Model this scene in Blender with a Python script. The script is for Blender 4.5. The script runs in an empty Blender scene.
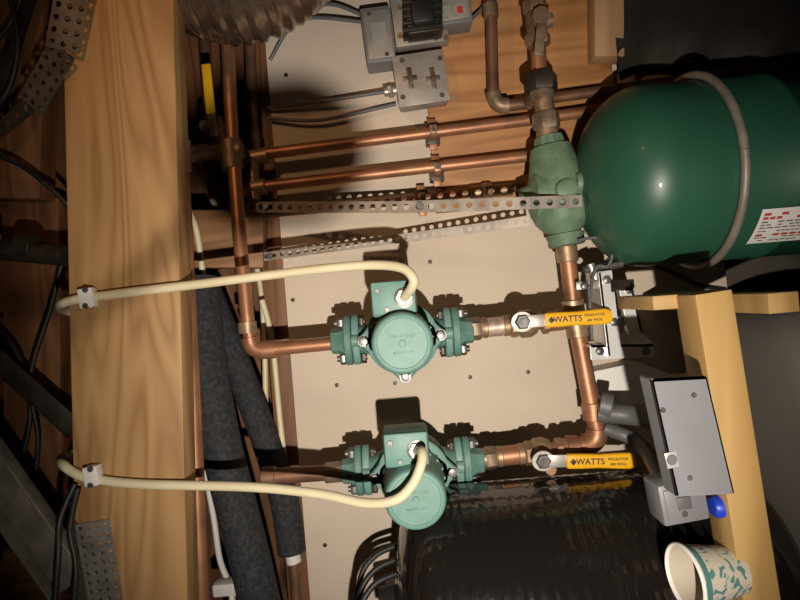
import bpy, bmesh, math, random
from mathutils import Vector, Matrix
random.seed(4)
# ---------------------------------------------------------------- survey frame
F=578.0; D=0.867; Z0=1.6
RS=math.sin(math.radians(4.6)); RC=math.cos(math.radians(4.6))
EP=Vector((0,0,-1)); EQ=Vector((-1,0,0)); EH=Vector((0,-1,0))
def V(p,q,h): return Vector((-q,-h,Z0-p))
def K(h): return (D-h)/F
def P(u,v,h):
    du=u-400; dv=v-300; k=K(h)
    return V((du*RC-dv*RS)*k,(du*RS+dv*RC)*k,h)
# ---------------------------------------------------------------- materials
def new(name):
    m=bpy.data.materials.new(name); m.use_nodes=True
    nt=m.node_tree; b=nt.nodes['Principled BSDF']; return m,nt,b
def coords(nt,scale=(1,1,1)):
    tc=nt.nodes.new('ShaderNodeTexCoord'); mp=nt.nodes.new('ShaderNodeMapping')
    mp.inputs['Scale'].default_value=scale; nt.links.new(tc.outputs['Object'],mp.inputs[0]); return mp
def noise(nt,vec,scale,detail=4,dist=0):
    n=nt.nodes.new('ShaderNodeTexNoise'); n.inputs['Scale'].default_value=scale
    n.inputs['Detail'].default_value=detail; n.inputs['Distortion'].default_value=dist
    nt.links.new(vec.outputs[0],n.inputs['Vector']); return n
def ramp(nt,fac,stops):
    r=nt.nodes.new('ShaderNodeValToRGB'); e=r.color_ramp.elements
    while len(e)<len(stops): e.new(0.5)
    for i,(p,c) in enumerate(stops): e[i].position=p; e[i].color=(*c,1)
    nt.links.new(fac,r.inputs[0]); return r
def bump(nt,b,fac,strength,dist=0.002):
    bp=nt.nodes.new('ShaderNodeBump'); bp.inputs['Strength'].default_value=strength
    bp.inputs['Distance'].default_value=dist
    nt.links.new(fac,bp.inputs['Height']); nt.links.new(bp.outputs[0],b.inputs['Normal'])
def mat(name,c1,c2=None,rough=.5,metal=0,scale=30,bs=0.0,coat=0,pos=(.35,.7),stretch=(1,1,1),spec=None):
    m,nt,b=new(name)
    if c2 is None: c2=tuple(x*.8 for x in c1)
    mp=coords(nt,stretch); n=noise(nt,mp,scale,5)
    r=ramp(nt,n.outputs[0],[(pos[0],c1),(pos[1],c2)]); nt.links.new(r.outputs[0],b.inputs['Base Color'])
    b.inputs['Roughness'].default_value=rough; b.inputs['Metallic'].default_value=metal
    if coat: b.inputs['Coat Weight'].default_value=coat; b.inputs['Coat Roughness'].default_value=.08
    if spec is not None: b.inputs['Specular IOR Level'].default_value=spec
    if bs: bump(nt,b,n.outputs[0],bs)
    return m
def wood(name,c1,c2,c3,axis='X',ring=14,rough=.6):
    m,nt,b=new(name)
    st={'X':(1.0,9,9),'Z':(9,9,1.0),'Y':(9,1.0,9)}[axis]
    mp=coords(nt,st); n=noise(nt,mp,3.2,3,.5)
    ws={'X':(.5,5,5),'Z':(5,5,.5),'Y':(5,.5,5)}[axis]
    mp2=coords(nt,ws); n2=noise(nt,mp2,1.6,2,1.2)
    mul=nt.nodes.new('ShaderNodeMath'); mul.operation='MULTIPLY'; mul.inputs[1].default_value=ring
    nt.links.new(n2.outputs[0],mul.inputs[0])
    fr=nt.nodes.new('ShaderNodeMath'); fr.operation='PINGPONG'; fr.inputs[1].default_value=1
    nt.links.new(mul.outputs[0],fr.inputs[0])
    mx=nt.nodes.new('ShaderNodeMath'); mx.operation='MULTIPLY_ADD'; mx.inputs[1].default_value=.45
    nt.links.new(fr.outputs[0],mx.inputs[0])
    sc=nt.nodes.new('ShaderNodeMath'); sc.operation='MULTIPLY'; sc.inputs[1].default_value=.6
    nt.links.new(n.outputs[0],sc.inputs[0]); nt.links.new(sc.outputs[0],mx.inputs[2])
    r=ramp(nt,mx.outputs[0],[(.2,c1),(.5,c2),(.85,c3)])
    kst={'X':(3,6,9),'Z':(9,6,3),'Y':(6,3,6)}[axis]
    mpk=coords(nt,kst); vo=nt.nodes.new('ShaderNodeTexVoronoi'); vo.inputs['Scale'].default_value=1.1
    nt.links.new(mpk.outputs[0],vo.inputs['Vector'])
    kr=ramp(nt,vo.outputs['Distance'],[(.04,(.0,.0,.0)),(.13,(1,1,1))])
    mixn=nt.nodes.new('ShaderNodeMix'); mixn.data_type='RGBA'
    nt.links.new(kr.outputs[0],mixn.inputs[0]); mixn.inputs[6].default_value=(c3[0]*.45,c3[1]*.35,c3[2]*.3,1)
    nt.links.new(r.outputs[0],mixn.inputs[7]); nt.links.new(mixn.outputs[2],b.inputs['Base Color'])
    b.inputs['Roughness'].default_value=rough; bump(nt,b,mx.outputs[0],.25,.001)
    return m
M={}
M['drywall']=mat('drywall',(.62,.53,.43),(.54,.45,.36),.8,0,5,.05)
M['ply']=wood('plywood',(.50,.25,.10),(.42,.20,.07),(.28,.12,.035),'Z',22)
M['pale']=wood('pale_plywood',(.50,.33,.18),(.43,.27,.14),(.33,.19,.09),'X',10)
M['joist']=wood('joist_pine',(.45,.27,.115),(.38,.22,.088),(.26,.135,.048),'X',24)
M['board']=wood('board_pine',(.48,.31,.12),(.42,.26,.09),(.33,.19,.06),'X',8)
M['boardz']=wood('board_pine_z',(.48,.31,.13),(.42,.26,.10),(.33,.19,.065),'Z',8)
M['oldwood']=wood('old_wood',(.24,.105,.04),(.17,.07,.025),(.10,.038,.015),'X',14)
M['oldwoodz']=wood('old_wood_z',(.38,.21,.095),(.28,.14,.06),(.17,.08,.032),'Z',14)
M['dark']=mat('dark_sheet',(.03,.022,.016),(.014,.010,.008),.75,0,8,.3)
M['concrete']=mat('concrete',(.10,.085,.07),(.06,.052,.045),.9,0,12,.3)
M['room']=mat('room_paint',(.16,.12,.09),(.13,.10,.08),.9,0,3)
M['copper']=mat('copper',(.46,.22,.12),(.21,.105,.06),.45,.58,22,.05,pos=(.4,.75))
M['oldcopper']=mat('oldcopper',(.28,.145,.085),(.12,.07,.047),.5,.5,30,.1)
M['brass']=mat('brass',(.42,.29,.18),(.24,.155,.095),.45,.6,60,.2)
M['bronze']=mat('bronze',(.31,.23,.155),(.14,.095,.065),.5,.5,60,.25)
M['solder']=mat('solder',(.68,.58,.50),(.40,.23,.15),.42,.5,110,.2)
M['iron']=mat('iron',(.07,.055,.045),(.03,.025,.02),.45,.5,40,.2)
M['pump']=mat('pump_green',(.155,.295,.26),(.125,.25,.215),.52,.0,60,.08)
M['pumpd']=mat('pump_green_dark',(.11,.225,.195),(.08,.175,.15),.55,.0,60,.15)
M['bolt']=mat('bolt_steel',(.22,.215,.205),(.08,.08,.08),.4,.7,80)
M['sep']=mat('cast_green',(.145,.225,.145),(.085,.14,.09),.55,.0,50,.4)
M['tank']=mat('tank_green',(.020,.090,.055),(.016,.076,.046),.42,.0,6,.0,coat=.15)
M['galv']=mat('galvanised',(.55,.52,.48),(.33,.31,.28),.4,.7,40,.1)
M['galvd']=mat('galvanised_dark',(.26,.23,.20),(.13,.11,.095),.4,.7,30,.1)
M['strapm']=mat('strap_zinc',(.42,.38,.33),(.24,.21,.185),.5,.4,40,.1)
M['loop']=mat('loop_pipe',(.30,.26,.215),(.2,.17,.14),.5,.3,40,.1)
M['chrome']=mat('bright_steel',(.80,.80,.79),(.66,.66,.64),.3,.35,20)
M['duct']=mat('duct_foil',(.42,.33,.26),(.26,.19,.14),.25,.85,12,.15)
M['yellow']=mat('yellow_vinyl',(.78,.42,.01),(.73,.38,.01),.4,0,20)
M['black']=mat('black_rubber',(.012,.012,.012),(.02,.02,.02),.5,0,40,.1)
M['foam']=mat('foam_insulation',(.014,.015,.018),(.036,.037,.042),.85,0,160,.6,pos=(.4,.65))
M['cable']=mat('cable_jacket',(.70,.63,.43),(.62,.55,.36),.45,0,20)
M['white']=mat('white_plastic',(.8,.78,.74),(.74,.72,.68),.5,0,20)
M['cream']=mat('cup_inside',(.52,.46,.37),(.47,.41,.33),.6,0,20)
M['grey']=mat('grey_paint',(.19,.19,.205),(.165,.165,.18),.45,.0,20)
M['greyd']=mat('grey_paint_dark',(.13,.13,.135),(.10,.10,.105),.5,.1,20)
M['steelbox']=mat('steel_box',(.38,.355,.32),(.26,.24,.215),.5,.3,40,.1)
M['heater']=mat('grey_tank',(.15,.135,.122),(.125,.113,.102),.6,0,6)
M['red']=mat('red_ink',(.5,.05,.04),(.5,.05,.04),.5)
M['blue']=mat('blue_plastic',(.01,.05,.5),(.01,.05,.5),.4)
M['silverlbl']=mat('silver_label',(.45,.45,.44),(.38,.38,.37),.35,.3,30)
# black wound tank
m,nt,b=new('black_wound_tank'); mp=coords(nt,(1,1,1))
w=nt.nodes.new('ShaderNodeTexWave'); w.bands_direction='Z'; w.inputs['Scale'].default_value=24; w.inputs['Distortion'].default_value=6
nt.links.new(mp.outputs[0],w.inputs['Vector']); n=noise(nt,mp,32,3,.8)
ad=nt.nodes.new('ShaderNodeMath'); ad.operation='MULTIPLY_ADD'; nt.links.new(w.outputs['Fac'],ad.inputs[0]); ad.inputs[1].default_value=.6; nt.links.new(n.outputs[0],ad.inputs[2])
b.inputs['Base Color'].default_value=(.012,.010,.009,1); b.inputs['Roughness'].default_value=.12; b.inputs['Specular IOR Level'].default_value=.9; bump(nt,b,ad.outputs[0],.3,.0018); M['btank']=m
# paper cup
m,nt,b=new('paper_cup_print'); mp=coords(nt,(1,1,1)); n=noise(nt,mp,85,1,1.5)
r=ramp(nt,n.outputs[0],[(.40,(.10,.22,.21)),(.44,(.55,.51,.42))]); nt.links.new(r.outputs[0],b.inputs['Base Color']); M['cup']=m
M['teal']=mat('teal_print',(.08,.22,.20),(.07,.19,.18),.5)

# ---------------------------------------------------------------- builder
def catmull(pts,n=8):
    out=[]; L=len(pts)
    for i in range(L-1):
        p0=pts[max(i-1,0)];p1=pts[i];p2=pts[i+1];p3=pts[min(i+2,L-1)]
        for j in range(n):
            t=j/n
            out.append(.5*((2*p1)+(p2-p0)*t+(2*p0-5*p1+4*p2-p3)*t*t+(3*p1-p0-3*p2+p3)*t**3))
    out.append(pts[-1].copy()); return out
def frame(d):
    d=d.normalized(); a=Vector((0,1,0)) if abs(d.y)<.9 else Vector((1,0,0))
    x=d.cross(a).normalized(); return x,d.cross(x).normalized(),d
class Obj:
    def __init__(s,name): s.name=name; s.bm=bmesh.new(); s.mats=[]
    def mi(s,m):
        if m not in s.mats: s.mats.append(m)
        return s.mats.index(m)
    def merge(s,b,m):
        i=s.mi(m)
        for f in b.faces: f.material_index=i
        bmesh.ops.recalc_face_normals(b,faces=b.faces)
        me=bpy.data.meshes.new('t'); b.to_mesh(me); b.free(); s.bm.from_mesh(me); bpy.data.meshes.remove(me)
    def rings(s,rings,m,closed=True,caps=True):
        b=bmesh.new(); R=[[b.verts.new(p) for p in r] for r in rings]; n=len(R[0])
        for i in range(len(R)-1):
            for j in range(n if closed else n-1):
                k=(j+1)%n
                try: b.faces.new((R[i][j],R[i][k],R[i+1][k],R[i+1][j]))
                except ValueError: pass
        if caps and closed:
            b.faces.new(R[0]); b.faces.new(R[-1])
        s.merge(b,m)
    def lathe(s,o,d,prof,m,seg=32,ph=0,sx=1,sy=1,xa=None,caps=True):
        x,y,z=frame(d)
        if xa is not None: x=xa.normalized(); y=z.cross(x)
        rs=[]
        for t,r in prof:
            r=max(r,1e-5)
            rs.append([o+z*t+x*(r*sx*math.cos(ph+2*math.pi*j/seg))+y*(r*sy*math.sin(ph+2*math.pi*j/seg)) for j in range(seg)])
        s.rings(rs,m,caps=caps)
    def cyl(s,a,b,r,m,r1=None,seg=24,bev=0):
        d=b-a; L=d.length; r1=r if r1 is None else r1
        pr=[(0,r),(L,r1)] if not bev else [(0,r-bev),(bev,r),(L-bev,r1),(L,r1-bev)]
        s.lathe(a,d,pr,m,seg)
    def hexn(s,a,b,r,m): 
        L=(b-a).length; s.lathe(a,b-a,[(0,r*.9),(L*.15,r),(L*.85,r),(L,r*.9)],m,6)
    def tube(s,pts,r,m,seg=14,sm=8,rf=None,flat=1):
        P_=catmull(pts,sm) if sm else pts
        T=[]
        for i in range(len(P_)):
            T.append((P_[min(i+1,len(P_)-1)]-P_[max(i-1,0)]).normalized())
        x,y,z=frame(T[0]); rs=[]; acc=0
        for i,p in enumerate(P_):
            if i: acc+=(p-P_[i-1]).length
            x=(x-T[i]*x.dot(T[i])).normalized(); y=T[i].cross(x)
            rr=r if rf is None else rf(acc,i)
            rs.append([p+x*(rr*math.cos(2*math.pi*j/seg))+y*(rr*flat*math.sin(2*math.pi*j/seg)) for j in range(seg)])
        s.rings(rs,m)
    def box(s,c,size,m,bev=.001,rot=0,axes=None,seg=2):
        b=bmesh.new(); bmesh.ops.create_cube(b,size=1)
        for v in b.verts: v.co=Vector((v.co.x*size[0],v.co.y*size[1],v.co.z*size[2]))
        if bev: bmesh.ops.bevel(b,geom=b.edges[:],offset=bev,segments=seg,profile=.5,affect='EDGES')
        if axes is None:
            a=math.radians(rot); ax=(EP*math.cos(a)+EQ*math.sin(a), EQ*math.cos(a)-EP*math.sin(a), EH)
        else: ax=axes
        for v in b.verts: v.co=c+ax[0]*v.co.x+ax[1]*v.co.y+ax[2]*v.co.z
        s.merge(b,m)
    def pbox(s,u0,v0,u1,v1,h0,h1,m,bev=.001,rot=0):
        c=P((u0+u1)/2,(v0+v1)/2,h1)-EH*((h1-h0)/2); k=K(h1)
        s.box(c,((u1-u0)*k,(v1-v0)*k,h1-h0),m,bev,rot)
    def beam(s,a,b,w,t,m,bev=.0015):
        d=(b-a); L=d.length; x=d.normalized(); z=(EH-x*EH.dot(x)).normalized(); y=z.cross(x)
        s.box((a+b)/2,(L,w,t),m,bev,axes=(x,y,z))
    def poly(s,pts,h,t,m,bev=0):
        b=bmesh.new(); top=[b.verts.new(P(u,v,h)) for u,v in pts]; f=b.faces.new(top)
        r=bmesh.ops.extrude_face_region(b,geom=[f])
        for e in r['geom']:
            if isinstance(e,bmesh.types.BMVert): e.co-=EH*t
        bmesh.ops.recalc_face_normals(b,faces=b.faces)
        if bev: bmesh.ops.bevel(b,geom=b.edges[:],offset=bev,segments=2,affect='EDGES')
        s.merge(b,m)
    def strap(s,a,b,w,m,rows=1,t=.0012,cell=None,fill=.28,nrm=None):
        d=b-a; L=d.length; x=d.normalized(); n=nrm or EH; z=(n-x*n.dot(x)).normalized(); y=z.cross(x)
        c=cell or w/rows; nx=max(1,int(L/c)); cx=L/nx; cy=w/rows; bm=bmesh.new()
        for i in range(nx):
            for r in range(rows):
                cc=a+x*((i+.5)*cx)+y*((r+.5)*cy-w/2); o=[];q=[]
                for j in range(8):
                    an=math.pi/4*j; ca,sa=math.cos(an),math.sin(an); mm=max(abs(ca),abs(sa))
                    o.append(bm.verts.new(cc+x*(ca/mm*cx/2)+y*(sa/mm*cy/2)))
                    q.append(bm.verts.new(cc+x*(ca*min(cx,cy)*fill)+y*(sa*min(cx,cy)*fill)))
                for j in range(8):
                    k=(j+1)%8; bm.faces.new((o[j],o[k],q[k],q[j]))
        bmesh.ops.remove_doubles(bm,verts=bm.verts,dist=1e-5)
        bmesh.ops.recalc_face_normals(bm,faces=bm.faces)
        bmesh.ops.solidify(bm,geom=bm.faces[:],thickness=t); s.merge(bm,m)
    def text(s,t,o,size,m,x=None,y=None,depth=.0002):
        x=(x or EP).normalized(); y=(y or -EQ).normalized(); z=x.cross(y)
        cu=bpy.data.curves.new('tx','FONT'); cu.body=t; cu.size=size; cu.align_x='CENTER'; cu.align_y='CENTER'; cu.extrude=depth; cu.offset=size*.015
        ob=bpy.data.objects.new('tx',cu); bpy.context.scene.collection.objects.link(ob); bpy.context.view_layer.update()
        me=bpy.data.meshes.new_from_object(ob.evaluated_get(bpy.context.evaluated_depsgraph_get()))
        b=bmesh.new(); b.from_mesh(me)
        for v in b.verts: v.co=o+x*v.co.x+y*v.co.y+z*v.co.z
        s.merge(b,m); bpy.data.objects.remove(ob); bpy.data.meshes.remove(me)
    def done(s,ang=38):
        bm=s.bm; bm.normal_update()
        for f in bm.faces: f.smooth=True
        for e in bm.edges:
            if len(e.link_faces)==2 and e.calc_face_angle(0)>math.radians(ang): e.smooth=False
        me=bpy.data.meshes.new(s.name); bm.to_mesh(me); bm.free()
        for m in s.mats: me.materials.append(M[m])
        co=[v.co for v in me.vertices]
        mn=Vector([min(c[i] for c in co) for i in range(3)]); mx=Vector([max(c[i] for c in co) for i in range(3)]); c=(mn+mx)/2
        me.transform(Matrix.Translation(-c))
        ob=bpy.data.objects.new(s.name,me); ob.location=c; bpy.context.scene.collection.objects.link(ob); return ob
def wbox(name,x0,x1,y0,y1,z0,z1,m):
    o=Obj(name); o.box(Vector(((x0+x1)/2,(y0+y1)/2,(z0+z1)/2)),(x1-x0,y1-y0,z1-z0),m,0,axes=(Vector((1,0,0)),Vector((0,1,0)),Vector((0,0,1)))); return o.done()
# ---------------------------------------------------------------- room shell
zt=P(286,300,0).z; zb=P(728,300,0).z
wbox('wall_back',-1.5,1.5,0,.013,zb,zt,'drywall')
wbox('wall_foundation',-1.5,1.5,.04,.2,0,zb,'concrete')
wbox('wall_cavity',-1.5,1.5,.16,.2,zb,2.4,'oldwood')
wbox('wall_left',-1.56,-1.5,-2.2,.2,0,2.4,'room')
wbox('wall_right',1.5,1.56,-2.2,.2,0,2.4,'room')
wbox('wall_front',-1.5,1.5,-2.26,-2.2,0,2.4,'room')
wbox('floor',-1.5,1.5,-2.2,.2,-.05,0,'concrete')
wbox('ceiling',-1.5,1.5,-2.2,.2,2.4,2.45,'oldwood')
o=Obj('plywood_panel'); o.pbox(411,-420,598,206,0.0005,.012,'ply',.0005); o.done()
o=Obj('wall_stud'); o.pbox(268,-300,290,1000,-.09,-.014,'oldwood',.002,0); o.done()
o=Obj('drywall_screws')
for u,v in [(286,75),(337,385),(395,383),(470,377),(528,372),(293,300),(325,545),(345,210),(610,300),(430,262)]:
    o.lathe(P(u,v,0),EH,[(0,.0032),(.0006,.0032),(.0009,.001)],'iron',12)
o.done()
o=Obj('black_plastic_sheet'); rs=[]
for i in range(14):
    v=-140+i*17; ring=[]
    for j in range(30):
        u=600+j*11+ (i*1.5)
        ring.append(P(u,v - (10*math.sin(j*.35)+ j*1.2) ,.03+.012*math.sin(j*.9+i*.7)+.008*math.sin(i*1.3)))
    rs.append(ring)
o.rings(rs,'dark',closed=False,caps=False); o.done()
o=Obj('framing_block'); o.pbox(594,-120,624,56,.0125,.045,'pale',.002,4); o.done()
# ---------------------------------------------------------------- joists
o=Obj('ceiling_joist'); o.beam(P(119,-260,.18),P(144,800,.18),.129,.038,'joist',.002); o.done()
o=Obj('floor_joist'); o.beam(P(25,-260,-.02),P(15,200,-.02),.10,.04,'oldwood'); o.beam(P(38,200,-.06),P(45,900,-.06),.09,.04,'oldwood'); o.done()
o=Obj('blocking'); o.beam(P(188,240,.0),P(266,240,.0),.085,.038,'oldwoodz'); o.done()
o=Obj('blocking'); o.beam(P(-40,560,-.0),P(70,575,-.0),.07,.04,'oldwoodz'); o.done()
# ---------------------------------------------------------------- flexible duct
o=Obj('flexible_duct')
pts=[P(335,-190,.12),P(300,-80,.14),P(262,-34,.15),P(222,-26,.15),P(180,-50,.13),P(150,-120,.10),P(140,-200,.1)]
R0=.078
o.tube(pts,R0,'duct',40,22,rf=lambda a,i:R0*(1+.045*math.sin(a/.0085*2*math.pi)))
o.done(80)
# ---------------------------------------------------------------- pipes
def corner(a,b,c,rad=.02):
    A,B,C=P(*a),P(*b),P(*c); d1=(A-B).normalized(); d2=(C-B).normalized(); out=[]
    for i in range(9):
        t=i/8; out.append((B+d1*rad)*(1-t)**2+B*2*t*(1-t)+(B+d2*rad)*t*t)
    return out
o=Obj('copper_pipe')  # beside the joist
o.tube([P(180,150,.14),P(190,350,.14),P(209,760,.14)],.0105,'copper',18,0)
o.cyl(P(180,140,.14),P(181,172,.14),.0128,'brass',bev=.001)
o.cyl(P(172,-60,.14),P(180,150,.14),.0105,'copper')
o.done()
o=Obj('copper_pipe') # down to upper pump
e=corner((246,300,.10),(251,351,.10),(330,344,.10),.018)
o.tube([P(222,-60,.05),P(233,150,.07),P(240,240,.09)]+[P(247,315,.10)]+e+[P(336,343,.10)],.0092,'copper',18,0)
o.tube(e,.0118,'copper',18,0); o.cyl(P(247,322,.1),P(248,333,.1),.0122,'brass'); o.cyl(P(263,350,.1),P(276,349,.1),.0122,'copper')
o.cyl(P(230,140,.07),P(233,170,.07),.015,'bronze',bev=.002); o.cyl(P(222,150,.07),P(182,155,.12),.011,'bronze')
o.cyl(P(216,152,.07),P(243,150,.07),.013,'bronze',bev=.002)
o.done()
for (a,b,c) in [((246,-60,.0),(258,250,.0),.008),((262,-60,-.03),(270,200,-.03),.008),((200,-40,-.03),(214,200,-.03),.009)]:
    o=Obj('copper_pipe'); o.tube([P(*a),(P(*a)+P(*b))/2,P(*b)],c,'oldcopper',16,0)
    o.cyl(P(*a).lerp(P(*b),.62),P(*a).lerp(P(*b),.69),c*1.3,'brass',bev=.001); o.done()
def run(pts,r,m,clips=()):
    o=Obj('copper_wall_pipe'); o.tube([P(*p) for p in pts],r,m,18,0)
    for p in clips: 
        c=P(*p); o.cyl(c-EP*.005,c+EP*.005,r+.003,'copper',bev=.001); o.box(c-EH*.012-EQ*.0,(.012,.045,.004),'copper',.0008)
        o.box(c+EH*(r+.004),(.010,.012,.006),'brass',.001); o.lathe(c+EH*(r+.006),EH,[(0,.004),(.003,.0035)],'bolt',6)
        o.box(c-EH*.012-EH*.005,(.02,.03,.02),'iron',.001)
    return o.done()
run([(262,154,.036),(530,120,.036),(900,66,.036)],.0082,'copper',[(433,132,.036)])
run([(250,188,.036),(530,156,.036)],.0082,'copper',[(437,169,.036)])
run([(262,214,.03),(415,200,.03),(525,186,.03)],.0065,'oldcopper',[(422,199,.03)])
run([(552,98,.036),(900,50,.036)],.0075,'oldcopper')
o=Obj('pipe_union'); o.cyl(P(470,193,.03),P(482,192,.03),.0105,'brass',bev=.001); o.hexn(P(482,192,.03),P(492,191,.03),.013,'brass'); o.cyl(P(492,191,.03),P(512,189,.03),.009,'brass'); o.done()
o=Obj('pipe_tee'); o.cyl(P(240,160,.036),P(268,155,.036),.0115,'brass',bev=.001); o.cyl(P(252,157,.036),P(254,200,.036),.0095,'brass'); o.cyl(P(238,190,.036),P(266,186,.036),.0115,'brass',bev=.001); o.done()
o=Obj('iron_gas_pipe'); e=corner((492,60,.05),(494,107,.05),(530,103,.05),.02)
o.tube([P(489,-80,.05)]+e+[P(530,103,.05)],.0082,'oldcopper',18,0); o.tube(e,.0108,'bronze',18,0)
o.cyl(P(490,5,.05),P(491,18,.05),.011,'bronze'); o.done()
o=Obj('supply_valve_stack')
def seg(u0,v0,u1,v1,w,m,hx=False,h=.1):
    f=o.hexn if hx else (lambda a,b,r,mm:o.cyl(a,b,r,mm,bev=.0012))
    f(P(u0,v0,h),P(u1,v1,h),w/2*K(h),m)
seg(532,-70,534,2,14,'oldcopper'); seg(534,0,535,14,24,'brass',True); seg(535,14,537,34,20,'bronze'); seg(537,34,538,46,26,'brass',True)
seg(538,44,540,82,15,'copper'); seg(540,74,541,92,34,'iron',True); seg(541,90,543,100,24,'bronze'); seg(543,98,545,116,19,'brass')
seg(545,113,547,130,28,'bronze',True); seg(547,128,549,146,22,'brass')
o.cyl(P(537,22,.1),P(552,20,.1),.009,'brass'); o.lathe(P(537,24,.11),EH,[(0,.009),(.018,.008),(.02,.012),(.024,.012)],'brass',8)
o.box(P(540,40,.135),(.012,.04,.003),'bronze',.001,10)
o.cyl(P(541,95,.1),P(530,103,.06),.009,'bronze')
o.done()
# ---------------------------------------------------------------- air separator
o=Obj('air_separator'); a=P(549,140,.1); b=P(567,246,.1); d=b-a; L=d.length
k=K(.1)
pr=[(0,14),(.05,15),(.07,20),(.14,22),(.24,24),(.36,27),(.5,30),(.66,30),(.76,27),(.83,21),(.87,16),(.90,15),(.91,18),(.99,18),(1.0,16)]
o.lathe(a,d,[(t*L,r*k) for t,r in pr],'sep',36,sy=1,sx=1)
c=a.lerp(b,.52)
o.lathe(c-EP*.052,EP,[(0,.006),(.002,.013),(.012,.016),(.018,.032),(.05,.038),(.075,.030),(.084,.018),(.096,.018),(.097,.016)],'sep',32)
o.lathe(a-d.normalized()*.004,d,[(0,.019),(.012,.0215),(.02,.0205)],'sep',8)
o.lathe(c+EH*.034,EH,[(0,.016),(.008,.013),(.010,.008)],'sep',20)
for t in(.2,.9): o.lathe(a.lerp(b,t)-d.normalized()*.002,d,[(0,.0275 if t<.5 else .025),(.004,.0275 if t<.5 else .025)],'sep',32)
o.done()
# ---------------------------------------------------------------- expansion tank
tc=P(672,175,.132)
p0=(P(580,180,.132)-V(0,0,0)).dot(EP); q0=(tc-V(0,0,0)).dot(EQ); TR=.113
O=V(p0,q0,.130); LEN=.42
pr=[(0,.001)]
for i in range(1,15):
    t=i/14*math.pi/2; pr.append((.076*(1-math.cos(t)),TR*math.sin(t)**.9))
pr+=[(.12,TR),(.205,TR),(.207,TR+.002),(.213,TR+.002),(.215,TR),(LEN-.085,TR)]
for i in range(13,-1,-1):
    t=i/14*math.pi/2; pr.append((LEN-.085*(1-math.cos(t)),max(.001,TR*math.sin(t))))
o=Obj('expansion_tank'); o.lathe(O,EP,pr,'tank',72)
o.lathe(O-EP*.006,EP,[(0,.012),(.010,.014),(.014,.022)],'sep',24)
def patch(o,pa,pb,f0,f1,r,m,n=10):
    rs=[]
    for i in range(n+1):
        f=math.radians(f0+(f1-f0)*i/n); base=O+EQ*(r*math.sin(f))+EH*(r*math.cos(f)); rs.append([base+EP*pa,base+EP*pb])
    o.rings(rs,m,closed=False,caps=False)
patch(o,.168,.28,33,58,TR+.0026,'white')
for i,(f,w_,m_) in enumerate([(35.5,.9,'red'),(38,.7,'red'),(41,.85,'greyd'),(43,.6,'greyd'),(45,.8,'greyd'),(47.5,.5,'greyd'),(50,.9,'red'),(52.5,.75,'greyd'),(55,.6,'greyd')]):
    nseg=9
    for j in range(nseg):
        if random.random()<.2: continue
        x0=.172+.098*w_*j/nseg; patch(o,x0,x0+.098*w_/nseg*.8,f,f+(1.6 if m_=='red' else .8),TR+.0031,m_,2)
o.done(60)
o=Obj('tank_hanger_loop')
pr_=(P(690,172,.132)-O).dot(EP); ring=[]
for i in range(49):
    f=2*math.pi*i/48; ring.append(O+EP*(pr_+.004*math.sin(f))+EQ*((TR+.0055)*math.sin(f))+EH*((TR+.0055)*math.cos(f)))
o.tube(ring,.0050,'loop',12,0)
o.done()
# ---------------------------------------------------------------- straps
o=Obj('perforated_hanger_strap'); o.strap(P(228,207,.022),P(400,207,.10),.0155,'strapm'); o.strap(P(400,207,.10),P(530,203,.150),.0155,'strapm'); o.strap(P(530,203,.150),P(582,201,.145),.0155,'strapm')
o.lathe(P(235,207,.025),EH,[(0,.006),(.004,.005)],'bolt',6); o.lathe(P(420,206,.107),EH,[(0,.006),(.006,.005)],'bolt',6); o.lathe(P(266,207,.04),EH,[(0,.005),(.006,.004)],'bolt',6); o.done()
o=Obj('perforated_hanger_strap'); o.strap(P(262,257,.010),P(530,221,.085),.0125,'strapm'); o.lathe(P(270,256,.013),EH,[(0,.005),(.004,.004)],'bolt',6); o.done()
# ---------------------------------------------------------------- main drop & branches
o=Obj('copper_riser')
e=corner((592,400,.1),(599,443,.1),(540,449,.1),.02)
o.tube([P(566,244,.1),P(575,318,.1),P(592,408,.1)]+e+[P(560,449,.1)],.0112,'copper',20,0); o.tube(e,.0142,'copper',20,0)
o.cyl(P(592,402,.1),P(594,420,.1),.0142,'copper',bev=.001)
o.cyl(P(572,300,.1),P(578,337,.1),.0145,'brass',bev=.001); o.cyl(P(576,318,.1),P(556,320,.1),.0135,'brass',bev=.001)
o.cyl(P(566,246,.1),P(568,262,.1),.014,'brass',bev=.001)
o.cyl(P(578,446,.1),P(566,447,.1),.0145,'copper',bev=.001)
o.done()
def branch(name,u0,v0,u1,v1,sig):
    o=Obj(name); A=P(u0,v0,.1); B=P(u1,v1,.1); d=B-A
    def at(t): return A+d*t
    o.cyl(at(0),at(1),.0095,'copper')
    o.cyl(at(.0),at(.10),.013,'brass',bev=.001)
    o.hexn(at(.06),at(.16),.0155,'bronze')
    o.cyl(at(.16),at(.40),.0128,'solder' if sig else 'copper',bev=.001)
    o.cyl(at(.17),at(.22),.0138,'brass',bev=.001); o.cyl(at(.36),at(.42),.0138,'brass',bev=.001)
    o.hexn(at(.42),at(.49),.0165,'brass'); o.lathe(at(.48),d,[(0,.014),(.006,.0185),(.018,.0185),(.026,.014)],'brass',24)
    o.hexn(at(.70),at(.77),.016,'brass'); o.cyl(at(.74),at(.9),.0135,'copper',bev=.001)
    o.done()
branch('ball_valve_body',463,330,574,319,True)
branch('ball_valve_body',478,459,588,446,False)
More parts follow.
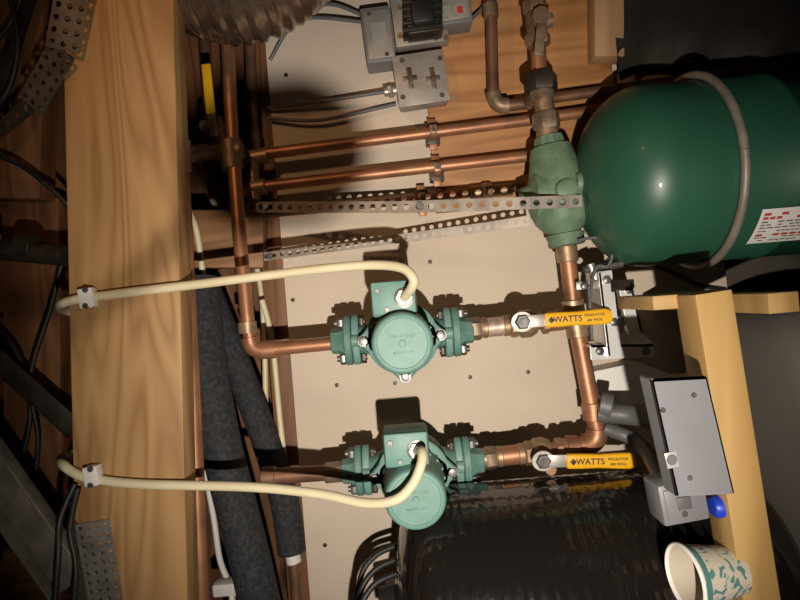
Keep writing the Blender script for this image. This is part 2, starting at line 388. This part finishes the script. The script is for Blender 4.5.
def lever(u0,v0,u1,v1,txt):
    o=Obj('valve_lever_handle'); h=.15; A=P(u0,v0,h); B=P(u1,v1,h); d=B-A; x=d.normalized(); L=d.length
    y=EH.cross(x)
    o.cyl(P(u0,v0,.1),P(u0,v0,.1)+EH*.036,.007,'brass')
    S=A-EH*.002
    o.lathe(A-EH*.008,EH,[(0,.010),(.006,.010),(.008,.008)],'bolt',6); o.cyl(A-EH*.002,A+EH*.004,.0045,'bolt')
    o.lathe(S-EH*.004,EH,[(0,.0125),(.0022,.0125)],'galv',24,sx=1.1)
    o.box(A+x*(L*.17)-EH*.0035,(L*.34,.0155,.0022),'galv',.0006,axes=(x,y,EH))
    rs=[]
    for t,w in [(.25,.0078),(.26,.0092),(.40,.0094),(.6,.0086),(.8,.0098),(.93,.0102),(.98,.0085),(1.0,.005)]:
        c=A+x*(L*t)-EH*.0025; ring=[]
        for j in range(16):
            an=2*math.pi*j/16; ca=math.copysign(abs(math.cos(an))**.45,math.cos(an)); sa=math.copysign(abs(math.sin(an))**.6,math.sin(an))
            ring.append(c+y*(w*ca)+EH*(.0042*sa))
        rs.append(ring)
    o.rings(rs,'yellow')
    o.text(txt,A+x*(L*.50)+EH*.0020,.0105,'black',x,y)
    o.text('REGULATOR',A+x*(L*.80)+y*.0032+EH*.0020,.0044,'black',x,y); o.text('600 WOG',A+x*(L*.80)-y*.0032+EH*.0020,.0044,'black',x,y)
    o.box(A+x*(L*.315)+EH*.0018,(.006,.006,.0006),'black',.0001,axes=((x+y).normalized(),(y-x).normalized(),EH))
    o.done()
lever(523,322,612,316,'WATTS'); lever(544,462,636,461,'WATTS')
# ---------------------------------------------------------------- circulator pumps
def pump(u,v):
    o=Obj('circulator_pump'); C=P(u,v,.1)
    def at(p,q,h): return C+EP*p+EQ*q+EH*h
    o.lathe(at(0,0,-.036),EH,[(0,.018),(.004,.034),(.014,.043),(.034,.046),(.05,.044),(.058,.040),(.064,.040)],'pumpd',40)
    for s in(-1,1):
        o.lathe(at(s*.02,0,0),EP*s,[(0,.030),(.012,.026),(.028,.020),(.036,.0185),(.04,.022)],'pumpd',28)
        for (t0,t1,m_) in [(.056,.0655,'pump'),(.0665,.076,'pumpd')]:
            o.lathe(at(s*t0,0,0),EP*s,[(0,.0265),(.0012,.028),(t1-t0-.0012,.028),(t1-t0,.0265)],m_,36,sx=1.18,sy=.78,xa=EQ)
        o.lathe(at(s*.0655,0,0),EP*s,[(0,.024),(.001,.024)],'black',30,sx=1.15,sy=.8,xa=EQ)
        o.lathe(at(s*.076,0,0),EP*s,[(0,.021),(.006,.0175),(.017,.0165),(.018,.015)],'pumpd',8)
        for q in(-.0235,.0235):
            o.cyl(at(s*.048,q,0),at(s*.088,q,0),.0042,'bolt',seg=12)
            o.hexn(at(s*.049,q,0),at(s*.056,q,0),.0085,'iron'); o.hexn(at(s*.076,q,0),at(s*.084,q,0),.0085,'bolt')
        for w_ in (-.013,.013): o.lathe(at(s*.056,0,w_*1.6),EP*s,[(0,.008),(.009,.008)],'pump',12)
    o.box(at(0,0,.034),(.084,.084,.012),'pump',.005,45)
    o.lathe(at(0,0,.026),EH,[(0,.044),(.006,.046),(.012,.046),(.014,.043)],'pump',40)
    for a in range(4):
        an=math.radians(45+90*a+45); c=at(.049*math.cos(an),.049*math.sin(an),.038)
        o.lathe(c,EH,[(0,.0072),(.002,.0072),(.002,.0055),(.009,.0055),(.0095,.003)],'bolt',12)
    o.lathe(at(0,0,.038),EH,[(0,.037),(.014,.037),(.016,.0365),(.06,.0355),(.088,.0345),(.092,.033),(.0935,.031),(.0935,.0285),(.0925,.0275),(.0925,.004),(.094,.0035)],'pump',56)
    for i in range(20):
        an=2*math.pi*i/20; c=at(.0372*math.cos(an),.0372*math.sin(an),.052)
        r_=(EP*math.cos(an)+EQ*math.sin(an)); o.box(c,(.003,.0035,.022),'pump',.0008,axes=(r_,EH.cross(r_),EH),seg=1)
    o.text('TYPE UP 15-42F',at(0,-.008,.1307),.0045,'pumpd'); o.text('MADE IN USA',at(0,.010,.1307),.0036,'pumpd')
    o.box(at(-.006,-.050,.083),(.052,.040,.052),'pump',.004)
    o.box(at(-.006,-.051,.109),(.050,.038,.006),'pump',.0025)
    o.lathe(at(.006,-.050,.111),EH,[(0,.0115),(.003,.0115),(.0035,.009)],'galvd',20); o.hexn(at(.006,-.050,.113),at(.006,-.050,.118),.0105,'galv')
    o.lathe(at(-.024,-.060,.112),EH,[(0,.0035),(.0015,.003)],'bolt',10); o.lathe(at(-.014,-.038,.112),EH,[(0,.003),(.0015,.0025)],'bolt',10)
    o.box(at(0,-.034,.06),(.03,.02,.03),'pump',.003)
    o.done(); return at
at1=pump(402,336); at2=pump(413,466)
o=Obj('copper_pipe'); o.cyl(P(262,477,.1),P(352,471,.1),.0105,'oldcopper'); o.cyl(P(325,473,.1),P(346,471,.1),.0135,'bronze',bev=.001)
o.cyl(P(262,477,.1),P(276,476,.1),.013,'oldcopper',bev=.001); o.done()
# ---------------------------------------------------------------- cables
o=Obj('pump_power_cable')
o.tube([P(110,318,.12),P(70,312,.13),P(60,307,.165),P(62,304,.198),P(72,300.5,.206),P(86,298,.206),P(140,291,.206),P(200,284,.205),P(270,275,.205),P(330,268,.21),P(375,265,.22),P(402,268,.235),P(413,278,.24),P(412,287,.235),at1(.006,-.050,.116)],.0054,'cable',14,10)
o.done()
o=Obj('pump_power_cable')
o.tube([P(110,450,.12),P(74,454,.13),P(62,458,.165),P(63,464,.2),P(73,472,.2065),P(90,478,.206),P(140,484,.206),P(250,487,.212),P(320,494,.225),P(365,503,.24),P(395,500,.25),P(412,485,.252),P(421,465,.25),P(422,452,.24),at2(.006,-.050,.116)],.0054,'cable',14,10)
o.done()
def clip(u,v,w=15,hh=20):
    o=Obj('cable_staple'); o.pbox(u-w/2,v-hh/2,u+w/2,v+hh/2,.1995,.214,'white',.002,-5); 
    for s in(-1,1): o.lathe(P(u+1,v+s*8,.213),EH,[(0,.0035),(.003,.003)],'bolt',10)
    o.done()
clip(85,298); clip(90,477)
# ---------------------------------------------------------------- foam insulation
o=Obj('foam_pipe_insulation'); o.tube([P(200,280,.04),P(205,350,.06),P(220,440,.075),P(250,560,.085),P(272,660,.085)],.0275,'foam',26,10); o.done()
o=Obj('foam_pipe_insulation'); o.tube([P(208,292,-.01),P(235,360,.0),P(262,430,.0),P(284,500,.01),P(292,552,.015)],.021,'foam',24,10)
o.cyl(P(291,548,.015),P(294,562,.015),.011,'white'); o.cyl(P(294,560,.015),P(300,640,.015),.0085,'oldcopper'); o.done()
for i,pts in enumerate([[(178,190,.03),(195,225,.03),(203,275,.02)],[(196,150,-.03),(215,205,-.03),(245,230,-.04),(262,300,-.04),(266,420,-.04)],[(205,470,.0),(214,520,.0),(220,560,.02),(232,596,.04),(226,640,.05)],[(262,300,-.005),(272,340,-.005),(280,420,-.005),(286,470,-.005)]]):
    o=Obj('nonmetallic_cable'); o.tube([P(*p) for p in pts],.0045,'cable' if i!=2 else 'white',10,8); o.done()
o=Obj('junction_fitting'); o.pbox(212,584,250,597,.03,.055,'white',.003,0); o.done()
for pts in [[(268,108,.01),(330,100,.02),(396,90,.03)],[(268,118,.01),(320,120,.015),(396,104,.01)],[(290,12,.02),(330,4,.03),(364,16,.03)],[(270,60,.0),(300,20,.02),(364,22,.03)],[(470,20,.03),(485,5,.03),(500,-20,.03)]]:
    o=Obj('electrical_wire'); o.tube([P(*p) for p in pts],.0028,'greyd',10,8); o.done()
for pts in [[(0,330,.0),(20,360,.02),(30,420,.02),(10,500,.02),(0,560,.02)],[(75,484,.21),(60,520,.22),(58,560,.23),(52,640,.24)],[(78,488,.21),(70,530,.215),(76,570,.22),(70,640,.23)],
            [(-20,60,.05),(12,20,.06),(30,-30,.06)],[(-20,150,.06),(20,165,.05),(58,195,.04),(75,215,.03)],[(5,-20,.08),(18,40,.09),(8,90,.09),(-20,125,.08)],[(62,262,.03),(50,310,.03),(30,380,.03),(38,450,.02),(20,560,.02)]]:
    o=Obj('black_cable'); o.tube([P(*p) for p in pts],.0035,'black',10,8); o.done()
o=Obj('cavity_valve'); o.beam(P(206,64,.09),P(211,114,.09),.0125,.005,'yellow',.002); o.beam(P(210,108,.087),P(214,136,.087),.011,.0025,'galv',.0008); o.lathe(P(214,134,.05),EH,[(0,.012),(.034,.010),(.042,.007)],'brass',8)
o.cyl(P(212,118,.05),P(216,152,.05),.015,'brass',bev=.002); o.done()
# ---------------------------------------------------------------- left metal pieces
o=Obj('perforated_bracket'); o.strap(P(80,-50,.215),P(62,50,.21),.040,'galvd',rows=3,fill=.26); o.strap(P(62,50,.21),P(30,106,.19),.036,'galvd',rows=3,fill=.26); o.strap(P(40,96,.19),P(-20,146,.1),.022,'galvd',rows=1,fill=.2); o.done()
o=Obj('joist_hanger_plate'); o.strap(P(92,522,.2015),P(112,640,.2015),.040,'galv',rows=4,fill=.26); o.poly([(74,520),(112,563),(118,640),(76,640)],.2008,.001,'galvd'); o.done()
o=Obj('metal_channel'); o.beam(P(-30,440,.12),P(72,585,.12),.052,.003,'strapm'); o.beam(P(-12,430,.13),P(90,575,.13),.004,.02,'strapm'); o.beam(P(-48,452,.13),P(54,597,.13),.004,.02,'strapm'); o.done()
o=Obj('metal_channel'); o.beam(P(-20,345,.06),P(75,430,.06),.03,.004,'iron'); o.beam(P(-10,120,.03),P(40,-40,.03),.02,.01,'iron'); o.done()
o=Obj('iron_pipe'); o.cyl(P(-60,244,.08),P(66,256,.08),.014,'iron'); o.cyl(P(20,246,.08),P(36,248,.08),.018,'iron',bev=.001); o.done()
# ---------------------------------------------------------------- relay & switch boxes (top)
o=Obj('relay_control_box')
o.pbox(363,6,393,62,.0005,.042,'grey',.003,-3); o.pbox(365,9,392,58,.042,.046,'steelbox',.002,-3)
o.pbox(392,-14,446,44,.0125,.034,'steelbox',.002,-3); o.pbox(428,-30,470,24,.0125,.05,'grey',.003,-3); o.pbox(431,-26,468,20,.05,.053,'steelbox',.002,-3)
o.pbox(405,-12,441,32,.034,.064,'iron',.003,-3)
for i in range(6): o.pbox(403,-10+i*7,443,-6+i*7,.036,.068,'black',.0008,-3)
o.pbox(411,-2,434,22,.06,.078,'black',.005,-3)
for u,v in[(400,8),(400,36),(436,38),(446,38)]: o.lathe(P(u,v,.034),EH,[(0,.004),(.004,.003)],'brass',10)
o.pbox(372,22,386,40,.046,.0466,'silverlbl',0,-3); o.pbox(434,6,450,16,.053,.0536,'silverlbl',0,-3); o.pbox(454,4,466,16,.053,.0536,'silverlbl',0,-3); o.pbox(457,6,463,13,.0536,.054,'red',0,-3)
for u,v in[(369,14),(387,54),(462,-2),(436,18)]: o.lathe(P(u,v,.046 if u<400 else .053),EH,[(0,.003),(.0012,.0025)],'bolt',10)
o.done()
o=Obj('switch_box')
o.pbox(396,53,446,103,.0125,.045,'steelbox',.004,-4); o.pbox(395,52,447,104,.045,.0475,'steelbox',.0012,-4)
for u in(410,433):
    for hh,ww in((22,5),(5,14)): o.pbox(u-ww/2,78-hh/2,u+ww/2,78+hh/2,.0475,.049,'galvd',.0005,-4)
    o.beam(P(u,74,.05),P(u+1,84,.058),.006,.005,'brass',.001)
for u,v in[(402,60),(440,58),(403,97),(442,95)]: o.lathe(P(u,v,.0475),EH,[(0,.0038),(.0015,.003)],'bolt',10)
o.cyl(P(384,92,.03),P(397,90,.03),.007,'galv',bev=.001); o.hexn(P(388,92,.03),P(393,91,.03),.0095,'galv')
o.done()
# ---------------------------------------------------------------- bright bracket assembly
o=Obj('mounting_bracket')
o.poly([(598,272),(612,270),(622,354),(608,357)],.135,.006,'chrome',.0008)
o.poly([(598,272),(601,271),(611,356),(608,357)],.135,.05,'chrome',.0006)
o.poly([(618,284),(632,282),(643,332),(629,336)],.13,.005,'chrome',.0006)
o.poly([(629,283),(632,282),(643,332),(640,333)],.13,.05,'chrome',.0006)
o.poly([(600,281),(634,279),(635,288),(601,291)],.125,.004,'chrome',.0006)
o.poly([(606,318),(640,314),(642,324),(607,328)],.122,.004,'galv',.0006)
o.poly([(590,345),(654,344),(655,357),(591,360)],.128,.004,'chrome',.0006)
o.poly([(590,345),(654,344),(655,347),(591,348)],.128,.03,'chrome',.0006)
o.poly([(622,334),(640,330),(655,345),(640,350),(624,346)],.118,.004,'white',.0006)
o.beam(P(576,286,.13),P(606,284,.13),.011,.004,'galv')
o.cyl(P(584,270,.12),P(622,264,.12),.005,'bolt'); o.cyl(P(590,264,.12),P(600,290,.12),.006,'galv')
for u,v,h in[(606,280,.136),(613,322,.136),(628,290,.131),(645,351,.129),(599,351,.129),(584,286,.134)]:
    o.lathe(P(u,v,h-.002),EH,[(0,.0055),(.005,.0055),(.006,.004)],'bolt',6)
o.cyl(P(612,352,.0),P(612,352,.1),.006,'galv'); o.cyl(P(608,285,.0),P(608,285,.1),.006,'galv')
o.done()
o=Obj('sensor_wire'); o.tube([P(578,240,.13),P(600,238,.13),P(612,250,.13),P(608,266,.13),P(596,268,.13),P(590,300,.14),P(592,340,.14)],.002,'greyd',8,8); o.done()
o=Obj('sensor_wire'); o.tube([P(625,262,.008),P(660,268,.006),P(700,285,.01),P(726,290,.01)],.003,'black',8,8); o.done()
o=Obj('drywall_scrap'); o.poly([(592,372),(640,362),(672,375),(660,402),(612,408),(596,392)],.04,.039,'white',.001); o.done()
# ---------------------------------------------------------------- wooden shelf frame
o=Obj('wooden_shelf_frame')
A=P(702,292,.33); B=P(765,690,.33); o.beam(A,B,.034,.04,'board',.002)
o.beam(P(634,303,.27),P(704,298,.27),.014,.09,'boardz',.0015)
o.box(P(706,302,.165),(.03,.02,.285),'board',.001)
o.done()
# ---------------------------------------------------------------- grey cover + handy box + pipes
o=Obj('grey_metal_cover')
c4=[(650,379),(707,376),(735,494),(676,497)]
o.poly(c4,.385,.0025,'grey',.0008)
o.poly([(650,379),(654,378),(680,496),(676,497)],.385,.022,'grey',.0008)
o.poly([(650,379),(707,376),(708,380),(651,383)],.385,.022,'grey',.0008)
o.poly([(704,376),(707,376),(735,494),(732,494)],.385,.022,'grey',.0008)
for u,v in[(663,410),(694,395),(690,478)]: o.lathe(P(u,v,.385),EH,[(0,.0024),(.001,.002)],'bolt',10)
o.lathe(P(672,460,.3858),EH,[(0,.0045),(.0008,.004)],'greyd',20)
o.pbox(666,452,678,468,.3849,.3857,'silverlbl',.0002,-8)
o.done()
o=Obj('outlet_box'); o.pbox(661,482,708,524,.30,.335,'grey',.003,-6); o.pbox(666,488,703,518,.335,.337,'grey',.001,-6)
for v in(492,514): o.lathe(P(685,v,.337),EH,[(0,.003),(.001,.0025)],'bolt',10)
o.pbox(678,497,692,510,.337,.339,'greyd',.0008,-6); o.done()
o=Obj('grey_conduit'); o.tube([P(598,412,.12),P(640,416,.14),P(690,425,.22)],.013,'greyd',18,8); o.tube([P(604,428,.11),P(640,444,.13),P(664,484,.25)],.009,'greyd',18,8); o.cyl(P(600,404,.12),P(612,407,.125),.017,'greyd',bev=.001); o.done()
o=Obj('blue_pipe_cap'); o.lathe(P(712,507,.335),EP,[(0,.008),(.003,.010),(.012,.010),(.014,.008)],'blue',16); o.done()
# ---------------------------------------------------------------- grey tank & black tank
o=Obj('grey_storage_tank')
c0=P(745,475,.15); pz=c0.z; q=(c0-V(0,0,0)).dot(EQ)+.03
def sup(t,n): return math.copysign(abs(t)**n,t)
rs=[]
for (dz,sc) in [(0,.0),(0,.80),(.003,.88),(.012,.95),(.03,.99),(.05,1),(pz-.02,1),(pz-.002,.98),(pz-.001,0)]:
    rs.append([Vector((-q,-.152,pz-dz))+Vector((.24*sc*sup(math.cos(2*math.pi*j/64),.55),.142*sc*sup(math.sin(2*math.pi*j/64),.55),0)) for j in range(64)])
rs=[[v+Vector((1e-5*math.cos(j),1e-5*math.sin(j),0)) for j,v in enumerate(r)] for r in rs]
o.rings(rs,'heater'); o.done()
o=Obj('black_pressure_tank'); c1=P(396,605,.150); BR=.138
Lb=c1.z-pz-.001
pr=[(0,.02),(0.0,.03)]
for i in range(1,12):
    t=i/11*math.pi/2; pr.append((.004+.045*(1-math.cos(t)),.03+(BR-.03)*math.sin(t)))
pr+=[(.2,BR),(Lb-.03,BR),(Lb-.01,BR-.01),(Lb,BR-.02)]
o.lathe(c1,EP,pr,'btank',72); o.lathe(c1-EP*.02,EP,[(0,.022),(.022,.026)],'black',24); 
o.done(60)
for i in range(3):
    o=Obj('black_hose'); o.tube([P(398,545+i*14,.10+i*.03),P(375,556+i*14,.11+i*.03),P(360,580+i*14,.12+i*.03),P(356,640,.12+i*.03)],.0038,'black',10,8); o.done()
o=Obj('hose_fitting'); o.pbox(386,584,410,600,.09,.115,'greyd',.002); o.cyl(P(392,590,.115),P(392,590,.125),.006,'white'); o.done()
# ---------------------------------------------------------------- paper cup on the board
o=Obj('paper_cup'); Bt=P(736,570,.335); tp=P(690,565,.345)
L=(tp-Bt).length; r0=.0205; r1=.0285
dd=(-EP*.985+EH*.12).normalized()
o.lathe(Bt,dd,[(0,r0),(L,r1)],'cup',48,caps=False)
o.lathe(Bt,dd,[(L*.86,r0+(r1-r0)*.86+.0002),(L*.97,r0+(r1-r0)*.97+.0002)],'teal',48,caps=False)
o.lathe(Bt,dd,[(0,r0-.0005),(.0005,r0-.0005),(.0045,r0-.0006),(.0045,.0003)],'cream',48)
o.lathe(Bt+dd*.003,dd,[(0,r0-.0006),(L-.003,r1-.0007)],'cream',48,caps=False)
o.lathe(Bt+dd*L,dd,[(0,r1),(.0002,r1+.0014),(.0016,r1+.0018),(.003,r1+.001),(.0032,r1),(.002,r1-.0008),(-.001,r1-.0008)],'white',48,caps=False)
o.done(60)
# ---------------------------------------------------------------- added unseen lamp housing and stand, carrying the shadow guard
LP=V(.03,.17,.95)
o=Obj('added_shadow_guard_stand')
o.lathe(LP+EH*.09,-EH,[(0,.03),(.03,.032),(.05,.045),(.075,.055),(.078,.055),(.05,.043),(.032,.03)],'greyd',32)
o.cyl(LP+EH*.09,LP+EH*.15,.02,'greyd')
base=Vector((LP.x,LP.y-.13,0)); o.cyl(base+Vector((0,0,.02)),Vector((LP.x,LP.y-.13,LP.z)),.010,'iron')
for a in range(3):
    an=a*2*math.pi/3; o.cyl(base+Vector((.28*math.cos(an),.28*math.sin(an),.008)),base+Vector((0,0,.35)),.007,'iron')
G=V(-.003,.091,.765)  # guard discs added out of view to cast the round drywall shadow
o.lathe(G,EH,[(0,.0215),(.002,.0215)],'greyd',40)
o.lathe(G-EP*.012,EH,[(0,.022),(.002,.022)],'greyd',40)
o.tube([G-EP*.02,G+EQ*.05-EP*.05+EH*.05,LP-EP*.08+EH*.03,LP-EP*.03+EH*.09],.0018,'iron',8,8)
o.done()
# ---------------------------------------------------------------- lights
def place(l,name,loc,target):
    ob=bpy.data.objects.new(name,l); ob.location=loc; ob.rotation_euler=(target-loc).to_track_quat('-Z','Y').to_euler(); bpy.context.scene.collection.objects.link(ob)
l=bpy.data.lights.new('work_lamp','SPOT'); l.energy=37; l.shadow_soft_size=.006; l.color=(1,.895,.77); l.spot_size=math.radians(82); l.spot_blend=1
place(l,'work_lamp',LP,V(.04,.02,0))
l=bpy.data.lights.new('room_bulb','SPOT'); l.energy=3.5; l.shadow_soft_size=.03; l.color=(1,.55,.27); l.spot_size=math.radians(85); l.spot_blend=1
place(l,'room_bulb',V(-.30,-.50,.72),V(-.12,-.28,0))
w=bpy.data.worlds.new('world'); w.use_nodes=True; w.node_tree.nodes['Background'].inputs[0].default_value=(.5,.4,.3,1); w.node_tree.nodes['Background'].inputs[1].default_value=.05
bpy.context.scene.world=w
bpy.context.scene.view_settings.view_transform='Standard'
# ---------------------------------------------------------------- camera
cam=bpy.data.cameras.new('camera'); cam.sensor_width=36; cam.lens=F*36/800; cam.clip_start=.01
co=bpy.data.objects.new('camera',cam); bpy.context.scene.collection.objects.link(co)
right=EP*RC+EQ*RS; up=-(EQ*RC-EP*RS); back=EH
mt=Matrix((right,up,back)).transposed().to_4x4(); mt.translation=V(0,0,D); co.matrix_world=mt
bpy.context.scene.camera=co
